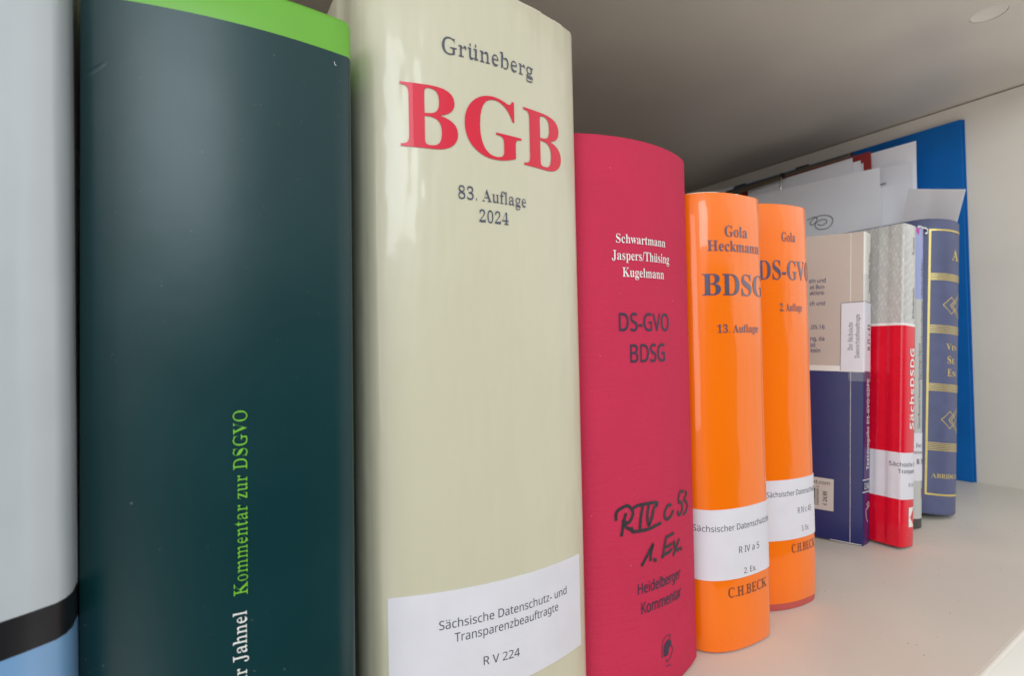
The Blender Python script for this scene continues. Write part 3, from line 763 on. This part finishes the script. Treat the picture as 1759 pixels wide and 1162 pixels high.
st = g.patch('library_label', -1.15, 1.14, (10.86, 10.86), (15.22, 15.3), 'labelpaper', e=0.012, du=0.3)
g.text_up('label_lettering', 'Der Sächsische', 'serif', -0.515, 0.25, 12.17, 13.98, 'ink', thin=0.03, parent=st, e=0.018)
g.text_up('label_lettering', 'Datenschutzbeauftragte', 'serif', -0.155, 0.23, 11.68, 14.49, 'ink', thin=0.03, parent=st, e=0.018)
g.text_up('label_lettering', 'R IV c 41', 'serif', 0.99, 0.40, 12.19, 13.90, 'ink', parent=st, e=0.018)
g.patch('clear_tape', -0.70, 1.13, 10.2, 10.84, 'tape', e=0.014, du=0.3)
g.patch('clear_tape', -0.02, 1.13, 15.32, 17.1, 'tape', e=0.011, du=0.3)
g.strokes('tape_edge', [[(-1.14, 15.24), (0.0, 15.31), (1.1, 15.3)]], 0.03, 'darkgrey', e=0.02, smooth_=False)
g.strokes('tape_edge', [[(-1.16, 10.86), (-1.15, 15.2)]], 0.025, 'darkgrey', e=0.02, smooth_=False)
g.text_up('author_lettering', 'Thomas Müthlein (Hrsg.)', 'serif', 0.98, 0.28, 15.9, 18.6, 'ink', thin=0.02, e=0.016)
g.text_up('title_lettering', 'Textausgabe DS-GVO/GDPR', 'sansb', 0.98, 0.42, 4.65, 10.42, 'whiteink', e=0.012)
g.strokes('spine_rule', [[(0.1, 4.03), (1.13, 4.03)]], 0.05, 'whiteink', e=0.012, smooth_=False)
g.strokes('spine_rule', [[(0.1, 3.28), (1.13, 3.28)]], 0.05, 'whiteink', e=0.012, smooth_=False)
g.text('publisher_lettering', 'ZAN', 'serif', 0.22, 1.05, 3.46, 0.38, 'whiteink', thin=0.03, e=0.012)
g.strokes('spine_emblem', [[(0.80, 1.40), (0.55, 1.8), (0.50, 2.15)], [(0.55, 2.2), (0.80, 2.25), (0.78, 2.5), (0.6, 2.48)], [(0.8, 2.3), (1.0, 2.35), (0.98, 2.6), (0.82, 2.58)]], 0.05, 'whiteink', e=0.012)
pl = g.patch('price_sticker', -3.3, -1.455, (1.79, 1.81), (3.84, 3.83), 'pricepaper', e=0.010)
g.text('price_lettering', 'xt.com', 'sans', -2.60, -1.66, 3.42, 0.24, 'ink', parent=pl, thin=-0.01, e=0.016)
g.text_up('price_lettering', '€ 24,99', 'sansb', -1.81, 0.235, 2.10, 3.0, 'ink', parent=pl, e=0.016)
bm = bmesh.new()                                         # bars of the price code
zz = 2.05; rb = random.Random(5); s0_, s1_ = -3.1, -2.26
q = s0_
while q < s1_:
    w_ = rb.choice([0.025, 0.025, 0.05, 0.07]); bm.faces.new([bm.verts.new((x, y, 0)) for x, y in ((q, 2.05), (q+w_, 2.05), (q+w_, 3.12), (q, 3.12))]); q += w_+rb.choice([0.025, 0.05])
g.flat('price_bars', bm, lambda u, v: (u, v), 'ink', pl, e=0.016)
g.text('price_lettering', '1-0', 'sans', -2.62, -2.26, 3.17, 0.13, 'ink', parent=pl, e=0.016)

# --- red and silver paperback
g = Stand('paperback_book', RED, 'red paperback with a patterned silver grey top, leaning to the right of the navy paperback', 'book')
g.shell('cover', [(0.0, 0), (13.62, 2), (13.78, 1)], [MT['reddark'], MT['silver'], MT['whiteink']], t=0.05, bev=0.02, smooth=45)
g.pages(0.06, front=0.4, z0=0.05, ztop=0.05)
lb = g.patch('library_label', -0.9, 2.95, (2.9, 2.85), (5.71, 5.70), 'labelpaper', du=0.1)
g.text('label_lettering', 'Sächsische Datenschutz-', 'sans', 0.88, 4.75, 4.86, 0.25, 'labelink', parent=lb, e=0.022, thin=-0.01)
g.text('label_lettering', 'Transparenzb', 'sans', 1.34, 3.4, 4.46, 0.24, 'labelink', parent=lb, e=0.022, thin=-0.01)
g.text('label_lettering', 'R IV', 'sans', 2.18, 2.75, 3.62, 0.22, 'labelink', parent=lb, e=0.022)
g.text_up('title_lettering', 'SächsDSDG', 'sansb', 2.74, 0.52, 7.15, 12.22, 'whiteink', thin=0.012, e=0.012)
g.text_up('author_lettering', 'Schiedermair', 'serif', 2.64, 0.25, 14.13, 16.1, 'labelink', thin=0.02, e=0.012)
g.text_up('publisher_lettering', 'Nomos', 'serif', 2.60, 0.25, 18.2, 19.35, 'labelink', thin=0.02, e=0.012)
bm = bmesh.new()
bm.faces.new([bm.verts.new((s, z, 0)) for s, z in ((2.22, 2.36), (2.82, 2.36), (2.37, 1.78), (2.22, 1.78))])
bm.faces.new([bm.verts.new((s, z, 0)) for s, z in ((2.22, 1.76), (2.37, 1.76), (2.82, 1.18), (2.22, 1.18))])
g.flat('publisher_emblem', bm, lambda u, v: (u, v), 'whiteink', e=0.012)

# --- thin grey booklet
g = Stand('thin_booklet', GRAYTHIN, 'thin grey booklet with a lavender head squeezed between the red paperback and blue book', 'booklet')
g.shell('cover', [(0.0, 1), (0.64, 0), (15.56, 2)], [MT['greyspine'], MT['darkgrey'], MT['lavender']], t=0.04, bev=0.02)
g.pages(0.05, front=0.4, z0=0.05, ztop=0.05)
lb = g.patch('library_label', 0.2, 1.75, 3.16, 6.36, 'labelpaper', du=0.1, e=0.012)
g.text('label_lettering', 'Der Sächsische', 'serif', 0.60, 3.0, 5.40, 0.27, 'ink', parent=lb, e=0.018, thin=0.02)
g.text('label_lettering', 'Datenschutzbeauf', 'serif', 0.20, 2.9, 4.98, 0.22, 'ink', parent=lb, e=0.018, thin=0.02)
g.text('label_lettering', 'R IV', 'serif', 0.66, 1.6, 4.28, 0.34, 'ink', parent=lb, e=0.018)
g.text_up('title_lettering', 'Datenschutzbeauftragte (SächsDSG)', 'serif', 1.30, 0.24, 10.0, 18.4, 'labelink', thin=0.015, e=0.012)
g.text_up('author_lettering', 'Giesen/Bannasch/Naumann/Mauersberger/Dehoust', 'serif', 1.02, 0.24, 6.7, 12.5, 'labelink', thin=0.02, e=0.012)
bm = bmesh.new(); bm.faces.new([bm.verts.new((s, z, 0)) for s, z in ((0.2, 20.55), (0.85, 20.55), (0.78, 20.05))])
g.flat('magenta_corner', bm, lambda u, v: (u, v), 'magenta', e=0.012)
g.strokes('red_emblem', [[(1.30, 2.6), (1.34, 2.1), (1.5, 1.9)]], 0.12, 'reddark', e=0.012)

# --- slate blue book with gold frame
g = Stand('hardcover_book', VINT, 'slate blue book with gold frame, gold bands and overlapping gold diamonds on its round spine', 'book')
g.shell('cover', [(0.0, 0)], [MT['vintage']], t=0.25, bev=0.18, smooth=60)
g.pages(0.3)
sl, sr = 1.40, 4.62
g.strokes('gold_frame', [[(sl, 1.44), (sl, 20.58)], [(sr, 1.44), (sr, 20.58)]], 0.125, 'gold', smooth_=False, e=0.012)
for z_, w_ in ((20.55, 0.13), (1.44, 0.13)):
    g.strokes('gold_frame', [[(sl, z_), (sr, z_)]], w_, 'gold', smooth_=False, e=0.016)
for za, zb_ in ((16.84, 17.28), (12.95, 13.46), (8.77, 9.23), (4.54, 5.04)):
    g.strokes('gold_band', [[(sl, za+(zb_-za)*k/4), (sr, za+(zb_-za)*k/4)] for k in range(5)], 0.06, 'gold', smooth_=False, e=0.016)
for zc in (15.0, 6.73):
    g.strokes('gold_diamond', [[(2.29, zc), (2.99, zc+0.62), (3.69, zc), (2.99, zc-0.62), (2.29, zc)],
                               [(2.88, zc), (3.9, zc+0.95), (4.9, zc), (3.9, zc-0.95), (2.88, zc)],
                               [(3.1, zc), (3.9, zc+0.72), (4.7, zc), (3.9, zc-0.72), (3.1, zc)]], 0.06, 'gold', smooth_=False, e=0.012)
g.text('author_lettering', 'A.', 'serif', 2.98, 3.86, 18.38, 0.80, 'gold', e=0.012)
for tx, z_, c_, a, b_ in (('V', 11.76, 0.44, 2.57, 3.02), ('IN', 11.76, 0.33, 3.06, 3.66), ('S', 10.78, 0.52, 2.68, 3.02), ('E', 10.78, 0.36, 3.08, 3.4), ('E', 9.85, 0.52, 2.69, 3.08), ('N', 9.85, 0.36, 3.14, 3.6)):
    g.text('title_lettering', tx, 'serif', a, b_, z_, c_, 'gold', e=0.012)
g.text('edition_lettering', 'ABRIDGED', 'serif', 1.70, 4.25, 2.60, 0.30, 'gold', e=0.012)

# ================= papers and folders leaning against the side panel =================
def sheet(name, label, cat, pts, m, group=None, th=0.03, n=(10, 10), curl=0.0, phase=0.0, fold=None):
    """a loose sheet; pts: corners (X, Y, Z): top front, top back, bottom back, bottom front"""
    bm = bmesh.new(); a, b, c, d = [Vector(p) for p in pts]
    nu, nv = n; G = []
    nrm = (b-a).cross(d-a).normalized()
    if nrm.x > 0: nrm = -nrm
    for i in range(nu+1):
        row = []
        for j in range(nv+1):
            u, v = i/nu, j/nv
            p = (a*(1-u)+b*u)*(1-v)+(d*(1-u)+c*u)*v
            k = curl*(math.sin(u*2.6+phase)*(1-v)+0.4*math.sin(v*4+phase))
            if fold is not None: k += (0.35*abs(u-fold) if u < fold else 0.2*abs(u-fold))
            row.append(p+nrm*k)
        G.append(row)
    F = [[bm.verts.new(p+nrm*th/2) for p in r] for r in G]; B = [[bm.verts.new(p-nrm*th/2) for p in r] for r in G]
    for i in range(nu):
        for j in range(nv):
            bm.faces.new((F[i][j], F[i+1][j], F[i+1][j+1], F[i][j+1])); bm.faces.new((B[i][j+1], B[i+1][j+1], B[i+1][j], B[i][j]))
    for i in range(nu):
        bm.faces.new((F[i][0], B[i][0], B[i+1][0], F[i+1][0])); bm.faces.new((F[i][nv], F[i+1][nv], B[i+1][nv], B[i][nv]))
    for j in range(nv):
        bm.faces.new((F[0][j], F[0][j+1], B[0][j+1], B[0][j])); bm.faces.new((F[nu][j], B[nu][j], B[nu][j+1], F[nu][j+1]))
    o = bm_obj(name, bm, MT[m], None, tuple((c+d)/2), 40)
    return tag(o, label, cat, group)

# tall blue folder
fo = (58.2, 28.0, 0.0)
fr = thing('blue_folder', 'tall flat blue plastic folder standing against the right side panel', 'folder', fo)
bm_obj('front_flap', box_bm(57.98, 58.09, 16.25, 41.0, 0.02, 32.2, 0.03), MT['bluefolder'], fr, fo)
bm_obj('rear_flap', box_bm(58.28, 58.39, 16.12, 41.0, 0.02, 32.2, 0.03), MT['bluefolder'], fr, fo)
bm_obj('folder_spine', box_bm(57.98, 58.39, 41.02, 41.2, 0.02, 32.2, 0.03), MT['bluefolder'], fr, fo)
bm_obj('paper_insert', box_bm(58.11, 58.26, 17.0, 40.5, 0.1, 31.0), MT['paper'], fr, fo)
GP = 'loose papers beside the blue folder'
sheet('paper_sheet', 'large white sheet in front of the blue folder, its right edge standing against the blue', 'paper', [(56.6, 19.13, 31.0), (56.9, 38.0, 31.2), (57.4, 38.0, 1.4), (57.1, 19.6, 1.2)], 'paper', GP, curl=0.10)
sheet('paper_sheet', 'white sheet overlapping the large sheet by the blue folder, with tiny print on it', 'paper', [(56.2, 19.29, 29.05), (56.4, 36.0, 29.9), (56.9, 36.0, 0.3), (56.7, 19.5, 0.1)], 'paper2', GP, curl=0.12, phase=1)
t_ = sheet('paper_sheet', 'small pale sheet standing right of the swirl drawing and below the tiny print', 'paper', [(54.6, 18.99, 26.72), (54.6, 31.0, 28.0), (55.0, 31.0, 5.2), (55.0, 19.8, 5.0)], 'paper2', GP, curl=0.15, phase=2)
bm = bmesh.new()
for k in range(6):
    y0 = 21.88-0.085*k; bm.faces.new([bm.verts.new((56.0, y, z)) for y, z in ((y0, 27.57), (y0-0.06, 27.56), (y0-0.06, 27.66+0.03*(k % 2)), (y0, 27.67))])
pr = [o for o in COL.objects if o.name == 'paper_sheet.001'][0]
bm_obj('tiny_print', bm, MT['ink'], pr, tuple(pr.location/S))
ws = sheet('paper_sheet', 'large white sheet with a pen drawn swirl, standing behind the beige paperback', 'paper', [(53.2, 20.79, 28.47), (53.4, 44.0, 29.6), (54.2, 44.0, 0.8), (54.0, 20.9, 0.1)], 'paper', GP, curl=0.0)
SW = [(27.32, 25.1), (27.0, 25.19), (26.62, 25.25), (26.38, 25.1), (26.44, 24.81), (26.68, 24.56), (26.97, 24.52), (27.07, 24.75), (26.91, 24.96), (26.52, 25.18), (26.04, 25.27), (25.48, 25.16), (25.03, 24.89), (24.92, 24.53), (25.05, 24.17), (25.43, 23.9), (25.99, 23.87), (26.41, 24.05), (26.59, 24.34), (26.49, 24.62), (26.15, 24.8), (25.77, 24.83), (25.51, 24.71), (25.5, 24.46), (25.74, 24.31), (26.07, 24.3), (26.33, 24.46)]
bm = bmesh.new(); stroke_bm(bm, SW, 0.065)
for v in bm.verts:
    y, z = v.co.x, v.co.y
    v.co = Vector((53.2+(y-20.8)/23.2*0.2+0.8*(28.5-z)/28.4-0.045, y, z))
bm_obj('pen_swirl', bm, MT['ink'], ws, tuple(ws.location/S))
for (lab, X, y0, z0, y1, z1, m_) in (('white sheet of the stack under the steel rail, ending farthest left', 54.5, 23.54, 30.5, 34.5, 30.35, 'paper'),
                                  ('white sheet of the stack under the steel rail, middle step beside the red folder', 54.9, 23.02, 30.13, 34.5, 30.2, 'paper'),
                                  ('white sheet of the stack under the steel rail, lowest step beside the red folder', 55.2, 22.92, 29.89, 34.5, 30.0, 'paper2')):
    sheet('paper_sheet', lab, 'paper', [(X, y0, z0), (X+0.05, y1, z1), (X+0.5, y1, 0.9), (X+0.5, y0, 0.8)], m_, GP, curl=0.03, phase=X)
sheet('paper_sheet', 'small white corner of paper farthest back, under the upper board', 'paper', [(57.0, 38.03, 32.0), (57.0, 44.5, 32.6), (57.3, 44.5, 3.0), (57.3, 38.2, 2.9)], 'paper', GP)
sheet('note_card', 'small folded white card tilted over the slate blue book, sticking out to the right', 'card', [(50.25, 13.85, 24.14), (51.55, 17.98, 25.50), (51.95, 19.1, 20.9), (50.5, 14.95, 20.0)], 'paper', None, curl=0.0, fold=0.55)
# red card folder behind the sheets
sheet('red_folder', 'dark red card folder showing its corner tab beneath the steel rail', 'folder', [(55.5, 22.35, 30.9), (55.7, 36.5, 31.1), (56.1, 36.5, 0.7), (56.1, 22.45, 0.6)], 'redfolder', None, th=0.06, curl=0.02)
# hanging file with steel rails
ho = (54.0, 29.0, 0.1)
hf = thing('hanging_file', 'dark hanging file with olive steel rails and a bright hook, above the white sheets', 'hanging file', ho)
def rail(x, y0, z0, y1, z1, h, w):
    bm = box_bm(-w/2, w/2, 0, 1, -h/2, h/2)
    for v in bm.verts:
        t = v.co.y; v.co = Vector((x+v.co.x, y0+(y1-y0)*t, z0+(z1-z0)*t+v.co.z))
    bmesh.ops.bevel(bm, geom=bm.edges[:], offset=0.05, segments=2, affect='EDGES')
    return bm
bm_obj('steel_rail', rail(54.0, 23.3, 30.66, 37.0, 30.55, 0.36, 0.16), MT['bronze'], hf, ho, 40)
bm_obj('steel_rail', rail(53.6, 30.1, 30.28, 37.0, 29.95, 0.34, 0.16), MT['bronze'], hf, ho, 40)
bm_obj('rail_groove', rail(53.915, 23.6, 30.68, 36.8, 30.57, 0.09, 0.03), MT['darkgrey'], hf, ho)
for y0, y1, z_ in ((27.35, 28.75, 30.92), (34.4, 35.8, 30.92)):
    b_ = box_bm(53.93, 54.07, y0, y1, z_-0.1, z_+0.09, 0.06); bm_obj('rail_slide', b_, MT['blackplastic'], hf, ho, 40)
b_ = box_bm(53.45, 54.05, 29.8, 30.12, 30.2, 30.75, 0.08); bm_obj('rail_joint', b_, MT['blackplastic'], hf, ho, 40)
b_ = box_bm(53.9, 54.1, 23.18, 23.45, 30.45, 30.86, 0.06); bm_obj('rail_end', b_, MT['blackplastic'], hf, ho, 40)
bm = bmesh.new()
pth = [(53.62, 29.97, 30.35), (53.45, 29.97, 30.25), (53.40, 29.98, 29.9), (53.38, 30.0, 29.3), (53.36, 30.02, 28.8), (53.40, 30.03, 28.7)]
rs = []
for k, p in enumerate(pth):
    rs.append([bm.verts.new((p[0]+0.10*math.cos(a*math.pi/4), p[1]+0.10*math.sin(a*math.pi/4), p[2])) for a in range(8)])
for p, q in zip(rs, rs[1:]):
    for i in range(8): bm.faces.new((p[i], p[(i+1) % 8], q[(i+1) % 8], q[i]))
bm.faces.new(rs[0]); bm.faces.new(rs[-1])
bm_obj('steel_hook', bm, MT['steel'], hf, ho, 60)
# a scrap of white thread caught on top of the blue book
bm = bmesh.new()
tc_ = [(45.60, 15.45, 21.12), (45.72, 15.33, 21.12), (45.82, 15.22, 20.98), (45.84, 15.10, 20.98), (45.90, 14.98, 20.82), (45.90, 15.0, 20.6), (45.82, 15.1, 20.56)]
rs = []
for k, p in enumerate(tc_):
    rs.append([bm.verts.new((p[0]+0.07*math.cos(a*math.pi/3), p[1], p[2]+0.07*math.sin(a*math.pi/3))) for a in range(6)])
for p, q in zip(rs, rs[1:]):
    for i in range(6): bm.faces.new((p[i], p[(i+1) % 6], q[(i+1) % 6], q[i]))
bm.faces.new(rs[0]); bm.faces.new(rs[-1])
tag(bm_obj('thread_scrap', bm, MT['lint'], None, tc_[3], 60), 'curl of white thread caught at the top left of the slate blue book', 'thread')
